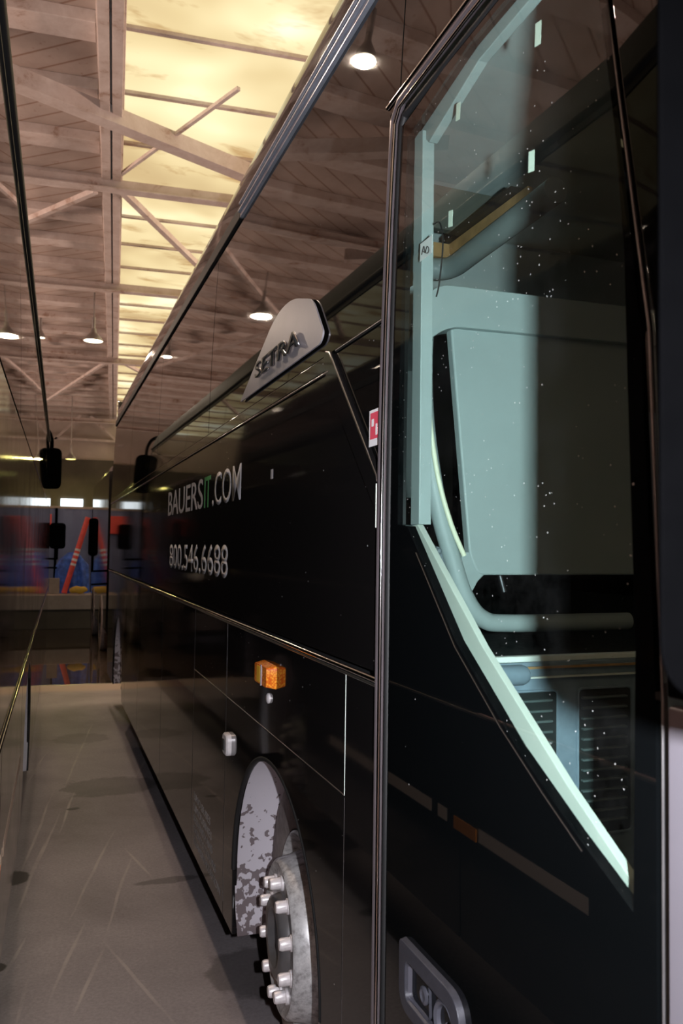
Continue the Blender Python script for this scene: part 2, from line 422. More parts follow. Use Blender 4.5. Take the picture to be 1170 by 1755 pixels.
# ------------------------------------------------------------------ coach side surface
def X_of(z):
    x = .75
    if z > 2.1: x += .0236*(z-2.1)**2
    if z > 3.5: x += 1.1*(z-3.5)**2
    if z < .6: x += .05*(.6-z)**2
    return x
def corner(y):      # the nose rounds inwards ahead of the door
    if y >= .84: return 0
    t = .84 - y; return .9*t*t + .25*t**3
def FR(off, y, z): return Vector((X_of(z) + corner(y) - off, y, z))
LSLOPE = 0.01714
LX = -0.17
def FL(off, y, z): return Vector((LX + LSLOPE*y - (X_of(z)-.75) + off, y, z))
ZS = [.3,.6,.9,2.1] + [2.2+.06*i for i in range(24)] + [3.6,3.64,3.68,3.71]
def panel(name, polys, mat, parent, fr=FR, off=0.0, th=.02, bevel=.003, out=-1, label=None):
    bm = bmesh.new()
    for poly in polys:
        vs = [bm.verts.new((0,y,z)) for y,z in poly]
        bm.faces.new(vs)
    bmesh.ops.remove_doubles(bm, verts=bm.verts, dist=1e-4)
    bmesh.ops.triangulate(bm, faces=bm.faces)
    zmin = min(v.co.z for v in bm.verts); zmax = max(v.co.z for v in bm.verts)
    ymin = min(v.co.y for v in bm.verts); ymax = max(v.co.y for v in bm.verts)
    for z in ZS:
        if zmin+.004 < z < zmax-.004:
            bmesh.ops.bisect_plane(bm, geom=bm.verts[:]+bm.edges[:]+bm.faces[:], plane_co=(0,0,z), plane_no=(0,0,1), dist=1e-5)
    if fr is FR and ymin < .84:
        y = .84
        while y > ymin:
            bmesh.ops.bisect_plane(bm, geom=bm.verts[:]+bm.edges[:]+bm.faces[:], plane_co=(0,y,0), plane_no=(0,1,0), dist=1e-5); y -= .06
    for v in bm.verts: v.co = fr(off, v.co.y, v.co.z)
    bm.normal_update()
    flip = [f for f in bm.faces if f.normal.x*out < 0]
    if flip: bmesh.ops.reverse_faces(bm, faces=flip)
    me = bpy.data.meshes.new(name); bm.to_mesh(me); bm.free()
    me.shade_smooth(); me.set_sharp_from_angle(angle=.5)
    o = link(me, name, mat, parent)
    if label: o['label'] = label
    s = o.modifiers.new('solid', 'SOLIDIFY'); s.thickness = th; s.offset = -1
    if bevel:
        b = o.modifiers.new('bevel', 'BEVEL'); b.width = bevel; b.segments = 2; b.limit_method = 'ANGLE'; b.angle_limit = .6; b.harden_normals = True
    else:
        b = o.modifiers.new('split', 'EDGE_SPLIT'); b.split_angle = .6
    return o
def rect(y0, y1, z0, z1): return [(y0,z0),(y1,z0),(y1,z1),(y0,z1)]
def rail(name, pts, r, mat, parent, fr=FR, off=0.0, n=8, flat=None):
    bm = bmesh.new(); add_tube(bm, [fr(off, y, z) for y,z in pts], r, n)
    return fin(bm, name, mat, parent, .9)
def lerp_pts(a, b, n): return [(a[0]+(b[0]-a[0])*i/n, a[1]+(b[1]-a[1])*i/n) for i in range(n+1)]

def text_mesh(s, parent, mat, y0, y1, z0, h, name='lettering', fr=FR, off=.0004, ext=.0003, shear=0, weight=0):
    cu = bpy.data.curves.new(name, 'FONT'); cu.body = s; cu.size = 1; cu.extrude = 0.0; cu.offset = weight; cu.resolution_u = 4
    to = bpy.data.objects.new('tmp', cu); COL.objects.link(to)
    dg = bpy.context.evaluated_depsgraph_get(); me = bpy.data.meshes.new_from_object(to.evaluated_get(dg))
    COL.objects.unlink(to); bpy.data.objects.remove(to)
    xs = [v.co.x for v in me.vertices]; ys = [v.co.y for v in me.vertices]
    x0, x1, yy0, yy1 = min(xs), max(xs), min(ys), max(ys)
    for v in me.vertices:
        t = (v.co.x-x0)/(x1-x0); u = (v.co.y-yy0)/(yy1-yy0)
        v.co = fr(off, y0 + (y1-y0)*t, z0 + h*u + shear*t)
    o = link(me, name, mat, parent)
    s_ = o.modifiers.new('solid', 'SOLIDIFY'); s_.thickness = ext*2; s_.offset = 0
    return o

# ================================================================== THE SETTING
bm = bmesh.new()
add_box(bm, (-16,-12,-.1), (18,30,0)); struct(fin(bm, 'floor', M['floor']))
HC = 5.95
def bquad(bm, u0, u1, v0, v1, z0, z1):
    vs = [bm.verts.new(B(u,v,z)) for u in (u0,u1) for v in (v0,v1) for z in (z0,z1)]
    for f in ((0,1,3,2),(4,6,7,5),(0,4,5,1),(2,3,7,6),(0,2,6,4),(1,5,7,3)): bm.faces.new([vs[i] for i in f])
bm = bmesh.new(); bquad(bm, -14, -.03, -10, 26.5, HC, HC+.06)
bquad(bm, 6.2, 14, -10, 26.5, HC, HC+.06); struct(fin(bm, 'ceiling', M['deck']))
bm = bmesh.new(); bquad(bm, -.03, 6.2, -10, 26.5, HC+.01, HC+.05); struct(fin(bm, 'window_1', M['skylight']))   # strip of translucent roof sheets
# walls
bm = bmesh.new(); bquad(bm, -14, 14, 26.5, 26.7, 4.55, 6.1); struct(fin(bm, 'wall_back_upper', M['wallwhite']))
bm = bmesh.new(); bquad(bm, -14, 14, 26.4, 26.7, 0, 4.55); struct(fin(bm, 'wall_back', M['walldark']))
bm = bmesh.new(); bquad(bm, -14.2, -14, -10, 26.7, 0, 6.1); struct(fin(bm, 'wall_left', M['walldark']))
bm = bmesh.new(); bquad(bm, 14, 14.2, -10, 26.7, 0, 6.1); struct(fin(bm, 'wall_right', M['walldark']))
p = B(-1.62, 26.36, 0)
bm = bmesh.new(); bquad(bm, -1.60, -.95, 26.34, 26.39, 2.92, 3.32); struct(fin(bm, 'window_2', M['daywin']))
# trims = roof steel and purlins
TN = [0]
def trim(bm, bevel=.006):
    TN[0] += 1; o = fin(bm, 'trim_%d' % TN[0], M['beam'], None, 0, bevel); return struct(o)
for u in (-.17, -.065):
    bm = bmesh.new(); add_beam(bm, B(u,-9,5.78), B(u,26.4,5.78), .085, .16); trim(bm)
bm = bmesh.new(); add_beam(bm, B(-.118,-9,5.86), B(-.118,26.4,5.86), .22, .02); trim(bm)
v = -4.0
k = 0
while v < 26:
    bm = bmesh.new(); add_beam(bm, B(-14,v,5.90), B(-.23,v,5.90), .26, .10); trim(bm)
    bm = bmesh.new(); add_beam(bm, B(-.02,v,5.94), B(6.2,v,5.94), .045, .035); trim(bm)
    v += .945; k += 1
# truss chords and braces across the hall
for (v, z) in ((8.70, 5.66), (12.2, 5.66), (17.1, 5.66), (24.5, 5.5), (3.2, 5.66)):
    bm = bmesh.new(); add_beam(bm, B(-14,v,z), B(14,v,z), .09, .12); trim(bm)
    bm = bmesh.new(); add_beam(bm, B(-14,v-.07,z-.07), B(14,v-.07,z-.07), .12, .02); trim(bm)
def brace(p, q, w, h):
    bm = bmesh.new(); add_beam(bm, p, q, w, h); trim(bm, .004)
brace((-1.6,6.45,5.70), (4.2,9.0,5.70), .15, .15)
brace((-7.5,6.9,5.70), (-1.7,9.4,5.70), .15, .15)
brace((.62,8.5,5.72), (1.42,6.62,5.78), .035, .035)
brace((.66,8.85,5.70), (2.6,12.2,5.70), .07, .07)
brace((.40,9.0,5.72), (-1.6,12.2,5.72), .06, .06)
brace((-2.2,12.3,5.72), (-.2,16.9,5.72), .06, .06)
brace((1.2,16.9,5.72), (-.1,23.0,5.72), .06, .06)
brace((1.3,17.2,5.72), (4.5,23.0,5.72), .07, .07)
brace((-.45,15.2,5.60), (-.45,15.2,5.95), .05, .05)
for a, b in (((-.3,26.3,4.6),(.9,26.3,5.9)), ((2.6,26.3,4.6),(1.2,26.3,5.9)), ((-.5,26.3,5.15),(3.0,26.3,5.15))):
    brace(a, b, .07, .07)

# ================================================================== RIGHT COACH
bus = empty('coach_bus', (2.0, 5.2, 0), 'glossy black coach filling the right side, with silver name plate and white web address', 'bus')
YR = 10.5
P = M['paint']
# panels of the flank
panel('side_panel', [[(1.812,1.635),(1.812,2.055),(2.195,2.432),(4.5,2.432),(YR,2.432),(YR,1.635)]], P, bus)
panel('side_panel', [rect(1.812, 2.0225, .36, 1.60)], P, bus)
panel('side_panel', [rect(2.0255, 3.5015, 1.2875, 1.60)], P, bus)
panel('side_panel', [rect(3.5045, 4.3045, 1.2875, 1.60)], P, bus)
def arch_poly(y0, y1, z0, z1, cy, cz, r, n=28):
    pts = [(y0,z0),(y0,z1),(y1,z1),(y1,z0),(cy+r,z0)]
    for k in range(n+1):
        t = PI*k/n; pts.append((cy + r*math.cos(t), cz + r*math.sin(t)))
    pts.append((cy-r,z0)); return pts
WY, WZ, WR = 2.76, .62, .56
panel('wheel_arch_panel', [arch_poly(2.0255, 3.5015, .36, 1.2845, WY, WZ, WR)], P, bus)
panel('luggage_door', [rect(3.5045, 4.3045, .36, 1.2845)], P, bus)
ys = [4.312, 5.555, 5.567, 7.00, 7.012, 8.2]
for a, b in ((4.3075,5.5595),(5.5625,7.0045),(7.0075,8.158)):
    panel('luggage_door', [rect(a, b, .36, 1.60)], P, bus)
panel('wheel_arch_panel', [arch_poly(8.162, YR, .36, 1.60, 9.05, .62, .56)], P, bus)
# backing behind the gaps
bm = bmesh.new()
add_box(bm, (.795,1.80,1.25), (.80,YR-.02,2.5)); add_box(bm, (.795,3.36,.40), (.80,8.3,1.3)); add_box(bm, (.795,1.80,.40), (.80,2.12,1.3))
fin(bm, 'inner_skin', M['rubber'], bus)
# belt trims
rail('belt_trim', lerp_pts((1.80,1.618),(YR,1.618),10), .0075, M['chrome'], bus, off=.004)
rail('belt_trim', lerp_pts((1.80,1.604),(YR,1.604),10), .004, M['alu'], bus, off=.003)
rail('seam_trim', lerp_pts((2.024,1.60),(2.024,1.286),4), .0042, M['whitetrim'], bus, off=-.0030)
rail('seam_trim', lerp_pts((2.024,1.28),(2.024,.36),8), .0014, M['alu'], bus, off=-.0006)
rail('seam_trim', lerp_pts((2.024,1.286),(4.306,1.286),8), .0018, M['alu'], bus, off=-.0006)
for y, z0, z1 in ((3.503,1.60,1.286),(3.503,1.28,.42),(4.306,1.60,.36),(5.561,1.60,.36),(7.006,1.6,.36)):
    rail('seam_trim', lerp_pts((y,z0),(y,z1),6), .0014, M['alu'], bus, off=-.0010)
# sill band and angled frame
panel('window_sill', [rect(2.19, YR, 2.440, 2.486)], M['paint'], bus, off=.004)
rail('sill_trim', lerp_pts((2.195,2.435),(YR,2.435),12), .0030, M['chrome'], bus, off=.004)
panel('window_frame', [round_poly([(2.185,2.492),(2.250,2.492),(2.205,2.40),(1.812,2.012),(1.812,2.10)], [.02,.02,.0,0,0], 4)], M['paint'], bus, off=.006)
rail('window_frame_edge', [(2.215,2.494),(2.185,2.486),(2.15,2.455),(1.812,2.105),(1.808,2.09)], .0035, M['alu'], bus, off=.008)
rail('window_frame_edge', [(1.806,2.085),(1.806,1.98)], .0035, M['whitetrim'], bus, off=.008)
# glass
panel('quarter_window', [[(2.165,2.478),(1.812,2.478),(1.812,2.115)]], M['glassblk'], bus, off=-.004, bevel=.001)
rail('quarter_window_edge', lerp_pts((2.15,2.484),(1.81,2.484),3), .0035, M['alu'], bus, off=0)
for a, b in ((1.762,4.065),(4.073,6.1),(6.108,8.2),(8.208,YR)):
    z0 = 2.490
    if a < 1.8:
        panel('side_window', [[(1.762,2.995),(1.762,3.40),(b,3.40),(b,z0),(1.812,z0),(1.812,2.995)]], M['glassblk'], bus, bevel=.0015)
    else:
        panel('side_window', [rect(a, b, z0, 3.40)], M['glassblk'], bus, bevel=.0015)
panel('side_window', [rect(.2, 1.756, 3.03, 3.40)], M['glassblk'], bus, bevel=.0015)
# gutter: bright front length, dark rubber rear length, then the roof cove
def gut(y0, y1, mat, name):
    panel(name, [rect(y0, y1, 3.405, 3.475)], mat, bus, off=.012, th=.03, bevel=.006)
gut(.3, 3.55, M['gutter'], 'roof_gutter'); gut(3.56, YR, M['rubber'], 'gutter_seal')
rail('gutter_bead', lerp_pts((.3,3.432),(3.55,3.432),12), .008, M['gutter'], bus, off=.016)
rail('gutter_bead', lerp_pts((.3,3.468),(3.55,3.468),12), .007, M['gutter'], bus, off=.016)
bm = bmesh.new()
pr = [(.795,3.470),(.797,3.53),(.801,3.58),(.810,3.63),(.832,3.68),(.88,3.725),(.97,3.765),(1.15,3.80),(1.6,3.835),(2.03,3.85)]
pr = pr + [(4.06-x, z) for x, z in pr[-2::-1]]
yy = [.25,.5,.84,1.5,3,5,7,9,YR-.15,YR]
rows = []
for y in yy:
    sh = corner(y); rows.append([bm.verts.new((x + (sh if x < 2 else -sh), y, z - (.03 if y >= YR else 0))) for x, z in pr])
for A, Bq in zip(rows, rows[1:]):
    for k in range(len(pr)-1): bm.faces.new((A[k],A[k+1],Bq[k+1],Bq[k]))
fin(bm, 'roof', M['paint'], bus, .6)
# far flank, tail, nose, under-floor
bm = bmesh.new(); add_box(bm, (3.27,.5,.36), (3.31,YR,3.5)); fin(bm, 'far_side_panel', M['paint'], bus, 0, .01)
bm = bmesh.new(); add_box(bm, (.80,YR-.03,.40), (3.27,YR,3.72)); fin(bm, 'rear_panel', M['paint'], bus, 0, .03)
bm = bmesh.new(); add_box(bm, (.90,3.4,.42), (3.27,YR-.05,.50)); add_box(bm, (.90,.35,.30), (3.2,1.95,.36)); add_box(bm, (1.55,1.95,.42), (3.27,3.4,.50)); fin(bm, 'underfloor', M['rubber'], bus)
bm = bmesh.new(); add_box(bm, (1.35,.22,.35), (2.9,.30,1.65)); fin(bm, 'front_fascia', M['lilac'], bus, 0, .03)
bm = bmesh.new(); add_box(bm, (1.35,.23,1.66), (2.9,.26,3.45)); fin(bm, 'windscreen', M['glassblk'], bus, 0, .01)
panel('corner_panel', [rect(.24, .846, .36, 1.735)], M['lilac'], bus, th=.03, bevel=.006, label='silver grey front corner panel')
panel('corner_pillar', [[(.24,1.745),(.846,1.745),(.868,2.23),(.968,2.75),(1.03,3.02),(.24,3.02)]], M['door_black'], bus, th=.03)

# name plate
pl = panel('name_plate', [round_poly([(3.315,2.528),(2.80,2.752),(2.60,2.762),(2.352,2.690),(2.232,2.556),(2.262,2.530)], [.02,.12,.10,.05,.03,.02], 6)], M['silver'], bus, off=.012, th=.005, bevel=.0015, label='silver blade shaped name plate')
def setra(mat, dz, dy, off, ext, nm):
    text_mesh('SETRA', pl, mat, 3.01+dy, 2.445+dy, 2.566+dz, .060, nm, off=off, ext=ext, weight=.012)
setra(M['chrome'], 0, 0, .021, .004, 'raised_lettering')
setra(M['ink'], 0, 0, .0258, .0006, 'lettering_face')
# web address and phone number
text_mesh('BAUERS', bus, M['white'], 5.42, 4.17, 2.122, .155, 'web_lettering')
text_mesh('IT', bus, M['green'], 4.125, 3.965, 2.122, .155, 'web_lettering')
text_mesh('.COM', bus, M['white'], 3.915, 3.30, 2.122, .155, 'web_lettering', weight=.004)
text_mesh('800.546.6688', bus, M['white'], 5.31, 3.53, 1.788, .150, 'phone_lettering', weight=.008)
for i, (s, a, b, z) in enumerate([('LIMO.BUSES', 4.235, 3.80, .640), ('LIMOUSINES', 4.235, 3.76, .585), ('SEDANS.VANS', 4.235, 3.74, .530), ('EVENTS.TOURS', 4.235, 3.66, .475), ('TRANSPORTATION', 4.235, 3.56, .420)]):
    text_mesh(s, bus, M['lettergrey'], a, b, z, .036, 'small_lettering')
text_mesh('1', bus, M['white'], 2.825, 2.795, 2.172, .034, 'fleet_number')
# marker lamp
bm = bmesh.new()
vs = round_poly([(2.885,1.445),(2.885,1.525),(2.70,1.525),(2.70,1.445)], .012, 3)
b0 = [bm.verts.new(FR(.0, y, z)) for y, z in vs]; b1 = [bm.verts.new(FR(.034, 2.79+(y-2.79)*.88, 1.485+(z-1.485)*.82)) for y, z in vs]
for k in range(len(vs)): bm.faces.new((b0[k], b0[(k+1)%len(vs)], b1[(k+1)%len(vs)], b1[k]))
bm.faces.new(b1); ml = fin(bm, 'marker_lamp', M['amber'], bus, .5)
bm = bmesh.new(); add_box(bm, (.7135,2.775,1.450), (.7165,2.784,1.521)); fin(bm, 'lens_divider', M['silver'], ml)
bm = bmesh.new(); add_box(bm, (.7135,2.787,1.458), (.7165,2.835,1.513)); fin(bm, 'reflector', M['amberlt'], ml)
bm = bmesh.new(); add_lathe(bm, [(0,.018),(.006,.018),(.010,.013),(.011,.001)], (.75,2.79,1.402), 'X', 20, -1); fin(bm, 'cap_stud', M['nut'], bus, .7)
bm = bmesh.new(); vs = round_poly([(3.38,1.055),(3.38,1.145),(3.47,1.145),(3.47,1.055)], .028, 5)
for (o0, s0, o1, s1) in ((0,1.0,.016,1.0),(.016,1.0,.022,.88)):
    a = [bm.verts.new(FR(o0, 3.425+(y-3.425)*s0, 1.10+(z-1.10)*s0)) for y,z in vs]; b = [bm.verts.new(FR(o1, 3.425+(y-3.425)*s1, 1.10+(z-1.10)*s1)) for y,z in vs]
    for k in range(len(vs)): bm.faces.new((a[k], a[(k+1)%len(vs)], b[(k+1)%len(vs)], b[k]))
bm.faces.new(b); lk = fin(bm, 'lock_escutcheon', M['nut'], bus, .6)
bm = bmesh.new(); add_box(bm, (.722,3.408,1.078), (.7265,3.442,1.122)); fin(bm, 'keyhole', M['ink'], lk)
# window sticker: white paper with a red printed square
st = panel('window_sticker', [rect(1.800, 1.873, 2.180, 2.270)], M['paper'], bus, off=.004, th=.001, bevel=0, label='small white sticker with a red print')
panel('red_print', [rect(1.803, 1.862, 2.197, 2.262)], M['red'], st, off=.0055, th=.0005, bevel=0)
panel('white_print', [rect(1.815,1.826,2.205,2.232), rect(1.838,1.852,2.228,2.246)], M['paper'], st, off=.0062, th=.0003, bevel=0)

# wheels
def liner(cy, cz, r, parent, fr, x0, x1, mat):
    bm = bmesh.new(); n = 36
    A = []; 
    for k in range(n+1):
        t = -.45 + (PI+.9)*k/n
        z = cz + r*math.sin(t); y = cy + r*math.cos(t)
        if z < .34: continue
        A.append((fr(-x0, y, z), fr(-x1, y, z)))
    vs = [(bm.verts.new(a), bm.verts.new(b)) for a, b in A]
    for (a,b),(c,d) in zip(vs, vs[1:]): bm.faces.new((a,b,d,c))
    me_ = fin(bm, 'wheel_arch_liner', mat, parent, .6)
    sd = me_.modifiers.new('solid','SOLIDIFY'); sd.thickness = .008
    return me_
def wheel(parent, xf, cy, cz, sgn, name='wheel', steer=0.0, K=1.0, back=False):
    # xf = x of the outer tyre wall; sgn=+1 : outside looks towards -x
    c = (xf, cy, cz); s = sgn; made = []
    def L(prof, n=64): return [(a, r*K) for a, r in prof]
    bm = bmesh.new()
    add_lathe(bm, L([(.095,.300),(.077,.305),(.069,.33),(.065,.38),(.069,.43),(.085,.465),(.11,.483),(.17,.488),(.25,.488),(.31,.48),(.34,.44),(.34,.31)]), c, 'X', 64, s)
    t = fin(bm, name, M['tyre'], parent, .8); made.append(t)
    bm = bmesh.new()
    add_lathe(bm, L([(.105,.303),(.075,.300),(.069,.292),(.083,.285),(.115,.275),(.130,.262),(.115,.245),(.060,.232),(.010,.222),(.000,.212),(.004,.200),(.012,.190),(.012,.10)]), c, 'X', 64, s)
    made.append(fin(bm, 'rim', M['rim'], t, .8))
    bm = bmesh.new()
    add_lathe(bm, L([(.012,.125),(-.012,.118),(-.022,.105),(-.020,.085),(.002,.072),(.004,.001)]), c, 'X', 40, s)
    made.append(fin(bm, 'hub', M['hub'], t, .7))
    for k in range(10):
        a = 2*PI*(k+.5)/10; ny, nz = cy+.160*K*math.cos(a), cz+.160*K*math.sin(a)
        bm = bmesh.new()
        add_lathe(bm, [(.012,.026),(.004,.026),(.002,.020)], (xf,ny,nz), 'X', 16, s)
        add_lathe(bm, [(.010,.0205),(-.026,.0205),(-.034,.017),(-.035,.0005)], (xf,ny,nz), 'X', 12, s)
        made.append(fin(bm, 'wheel_nut', M['nut'], t, .5))
    if steer:
        mt = Matrix.Translation(c) @ Matrix.Rotation(steer, 4, 'Z') @ Matrix.Translation(-Vector(c))
        for o in made: o.data.transform(mt)
    return t
liner(WY, WZ, .572, bus, FR, .012, .62, M['liner'])
liner(9.05, .62, .572, bus, FR, .012, .62, M['liner'])
rail('arch_edge', [(WY+.565*math.cos(-.0+PI*k/30), WZ+.565*math.sin(PI*k/30)) for k in range(31)], .010, M['rubber'], bus, off=-.006)
wheel(bus, .800, 2.80, .575, 1, steer=-.075, K=1.14); wheel(bus, .84, 9.05, .52, 1)

# ---- entry door
DZ0 = .50
door = panel('door', [
    [(1.742,2.93),(1.742,DZ0),(1.700,DZ0),(1.700,1.985),(1.700,2.885),(1.700,2.93)],
    [(1.700,2.93),(1.700,2.885),(1.415,2.940),(1.06,2.945),(1.06,2.965),(1.40,2.965)],
    [(1.06,2.965),(1.06,2.945),(1.000,2.90),(.928,2.35),(.905,1.80),(.91,1.450),(.866,1.450),(.866,1.72),(.893,2.23),(.993,2.75),(1.04,2.965)],
    [(1.700,1.985),(1.700,DZ0),(.866,DZ0),(.866,1.450),(.91,1.450),(1.041,1.514),(1.202,1.602),(1.42,1.754),(1.648,1.98)]], M['door_black'], bus, th=.02, bevel=0, label='black glazed entry door')
panel('door_glass', [[(1.700,2.885),(1.700,1.985),(1.648,1.98),(1.42,1.754),(1.202,1.602),(1.041,1.514),(.91,1.450),(.905,1.80),(.928,2.35),(1.000,2.90),(1.06,2.945),(1.415,2.940)]], M['doorglass'], door, th=.006, bevel=0, label='green tinted door glass')
# chrome door surround: rear upright, cranked top
for nm, mt, off, pts, r in (
    ('door_frame', M['frame'], .002, [(1.790,.45),(1.790,1.2),(1.790,2.0),(1.784,2.5),(1.778,2.962),(1.74,2.995),(1.40,3.008),(.98,3.010)], .0125),
    ('door_frame_bead', M['chrome'], .010, [(1.772,.45),(1.772,1.2),(1.772,2.0),(1.767,2.5),(1.760,2.945),(1.735,2.975),(1.40,2.988),(.98,2.990)], .0045)):
    rail(nm, [p for a, b in zip(pts, pts[1:]) for p in lerp_pts(a, b, 4)], r, mt, bus, off=off)
rail('door_seal', [p for a, b in zip([(1.756,.45),(1.756,2.0),(1.750,2.5),(1.745,2.935),(1.73,2.955)], [(1.756,2.0),(1.750,2.5),(1.745,2.935),(1.73,2.955),(.98,2.975)]) for p in lerp_pts(a, b, 4)], .009, M['rubber'], bus, off=-.004)
rail('drip_rail', lerp_pts((1.80,3.004),(.98,3.030),5), .007, M['chrome'], bus, off=.012)
rail('belt_end_cap', [(1.800,1.625),(1.800,1.585)], .005, M['whitetrim'], bus, off=.004)
rail('door_front_seal', [(.856,.5),(.856,1.74),(.880,2.23),(.980,2.75),(1.03,2.99)], .002, M['hub'], bus, off=-.002)
# inner frame of the glazing
def inbox(name, pts, x0, x1, mat, parent, bevel=.002, label=None):
    bm = bmesh.new()
    a = [bm.verts.new((x0,y,z)) for y,z in pts]; b = [bm.verts.new((x1,y,z)) for y,z in pts]
    n = len(pts)
    for k in range(n): bm.faces.new((a[k],a[(k+1)%n],b[(k+1)%n],b[k]))
    bm.faces.new(a); bm.faces.new(b)
    o = fin(bm, name, mat, parent, 0, bevel)
    if label: o['label'] = label
    return o
inbox('inner_frame', [(1.700,1.985),(1.700,2.90),(1.655,2.885),(1.655,1.985)], .782, .812, M['teal'], door)
inbox('inner_frame', [(1.700,2.90),(1.415,2.945),(1.06,2.955),(1.06,2.925),(1.415,2.912),(1.640,2.850)], .790, .812, M['teal'], door)
inbox('inner_trim', [(1.72,1.982),(1.482,1.746),(1.254,1.587),(1.086,1.493),(.950,1.431),(.960,1.472),(1.109,1.562),(1.376,1.746),(1.67,1.985)], .785, .800, M['innertrim'], door, .001, 'white diagonal inner trim')
inbox('inner_bead', [(1.454,1.747),(1.23,1.583),(1.066,1.491),(.934,1.438),(.938,1.445),(1.070,1.499),(1.238,1.594),(1.454,1.760)], .765, .772, M['whitetrim'], door, 0)
rail('glass_seal', [(1.652,1.976),(1.424,1.748),(1.205,1.596),(1.043,1.508),(.915,1.445)], .0016, M['chrome'], door, off=-.002)
rail('glass_seal', [(1.60,1.922),(1.42,1.742),(1.25,1.623),(1.12,1.546),(1.02,1.492)], .0009, M['alu'], door, off=.001)
# tape squares and label on the glass
for (y0,y1,z0,z1) in ((1.470,1.488,2.590,2.624),(1.453,1.470,2.806,2.843),(1.163,1.181,2.793,2.835),(1.172,1.190,2.575,2.612)):
    panel('tape_square', [[(y0,z0),(y1,z0+.004),(y1,z1+.004),(y0,z1)]], M['tape'], door, off=-.007, th=.0005, bevel=0)
lb = panel('label_tag', [rect(1.562,1.622,2.566,2.606)], M['paper'], door, off=-.007, th=.0006, bevel=0)
bm = bmesh.new()
add_tube(bm, smooth_pts([FR(-.0062,1.612,2.578), FR(-.0062,1.602,2.594), FR(-.0062,1.594,2.577), FR(-.0062,1.586,2.588), FR(-.0062,1.576,2.579), FR(-.0062,1.582,2.572), FR(-.0062,1.606,2.584)], 4), .0012, 5)
fin(bm, 'scribble', M['ink'], door)
bm = bmesh.new(); add_tube(bm, smooth_pts([(.80,1.63,2.66),(.80,1.60,2.65),(.80,1.585,2.60),(.80,1.60,2.52),(.80,1.615,2.49)],5), .002, 6); fin(bm, 'cable', M['rubber'], door)
panel('lower_light', [[(1.708,.872),(1.66,.80),(1.66,.74),(1.708,.74)]], M['teal'], door, off=.001, th=.001, bevel=0)
# handle set
hp = round_poly([(1.640,1.100),(1.372,1.102),(1.348,.955),(1.640,.955)], [.012,.05,.05,.05], 6)
inner = [(1.606,1.066),(1.400,1.066),(1.392,.985),(1.606,.985)]
bm = bmesh.new()
N = len(hp)
h0 = [bm.verts.new(FR(.0,y,z)) for y,z in hp]; h1 = [bm.verts.new(FR(.014,1.495+(y-1.495)*.985,1.028+(z-1.028)*.97)) for y,z in hp]
for k in range(N): bm.faces.new((h0[k],h0[(k+1)%N],h1[(k+1)%N],h1[k]))
hi = round_poly(inner, .02, 6)
i1 = [bm.verts.new(FR(.0145,y,z)) for y,z in hi]; i2 = [bm.verts.new(FR(-.03,1.50+(y-1.50)*.80,1.026+(z-1.026)*.6)) for y,z in hi]
es = [bm.edges.get((h1[k],h1[(k+1)%N])) for k in range(N)] + [bm.edges.new((i1[k],i1[(k+1)%len(hi)])) for k in range(len(hi))]
bmesh.ops.bridge_loops(bm, edges=es)
for k in range(len(hi)): bm.faces.new((i1[k],i1[(k+1)%len(hi)],i2[(k+1)%len(hi)],i2[k]))
bm.faces.new(i2)
fin(bm, 'handle_plate', M['handle'], door, .6, .002)['label'] = 'grey recessed handle plate'
bm = bmesh.new()
for poly in ([(1.602,1.062),(1.505,1.062),(1.500,.990),(1.602,.990)],):
    vs = round_poly(poly, .012, 4); a = [bm.verts.new(FR(.008,y,z)) for y,z in vs]; b = [bm.verts.new(FR(-.012,1.55+(y-1.55)*.8,z)) for y,z in vs]
    for k in range(len(vs)): bm.faces.new((a[k],a[(k+1)%len(vs)],b[(k+1)%len(vs)],b[k]))
    bm.faces.new(b)
fin(bm, 'handle_cup', M['handle_l'], door, .6)
bm = bmesh.new(); add_lathe(bm, [(.0,.018),(.006,.018),(.009,.012),(.006,.008),(.006,.0005)], (.753,1.538,1.024), 'X', 24, -1); fin(bm, 'push_button', M['handle_l'], door, .6)
bm = bmesh.new(); add_lathe(bm, [(-.03,.045),(.008,.045),(.012,.040),(.008,.034),(-.015,.030),(-.018,.0005)], (.75,1.435,1.022), 'X', 32, -1); fin(bm, 'latch_ring', M['handle_l'], door, .6)
bm = bmesh.new(); add_lathe(bm, [(-.02,.014),(.006,.014),(.009,.011),(.009,.0005)], (.755,1.432,1.012), 'X', 24, -1); fin(bm, 'lock_cylinder', M['chrome'], door, .6)

# ---- inside the doorway
TP = 1.84
part = empty('partition', (1.2, TP, 1.66), parent=bus)
def ypanel(name, pts, y0, y1, mat, parent, bevel=.008, seg=3):
    bm = bmesh.new(); a = [bm.verts.new((x,y0,z)) for x,z in pts]; b = [bm.verts.new((x,y1,z)) for x,z in pts]; n = len(pts)
    for k in range(n): bm.faces.new((a[k],a[(k+1)%n],b[(k+1)%n],b[k]))
    bm.faces.new(a); bm.faces.new(b); o = fin(bm, name, mat, parent, .7, bevel); return o
ypanel('top_roll', round_poly([(.868,2.44),(.868,2.590),(1.62,2.600),(1.62,2.50),(.955,2.487),(.915,2.475)], [.02,.07,.05,.02,.03,.02], 6), TP-.035, TP+.035, M['teal'], part, .022)
ypanel('screen_panel', round_poly([(.945,2.492),(1.60,2.507),(1.60,1.868),(1.028,1.866),(1.003,1.918)], [.015,.02,.02,.02,.02], 4), TP-.015, TP+.015, M['teal'], part, .006)
ypanel('corner_web', [(.960,1.925),(1.006,1.925),(1.035,1.890),(1.05,1.868),(1.030,1.850),(1.012,1.820),(.975,1.88)], TP-.012, TP+.012, M['teal'], part, .004)
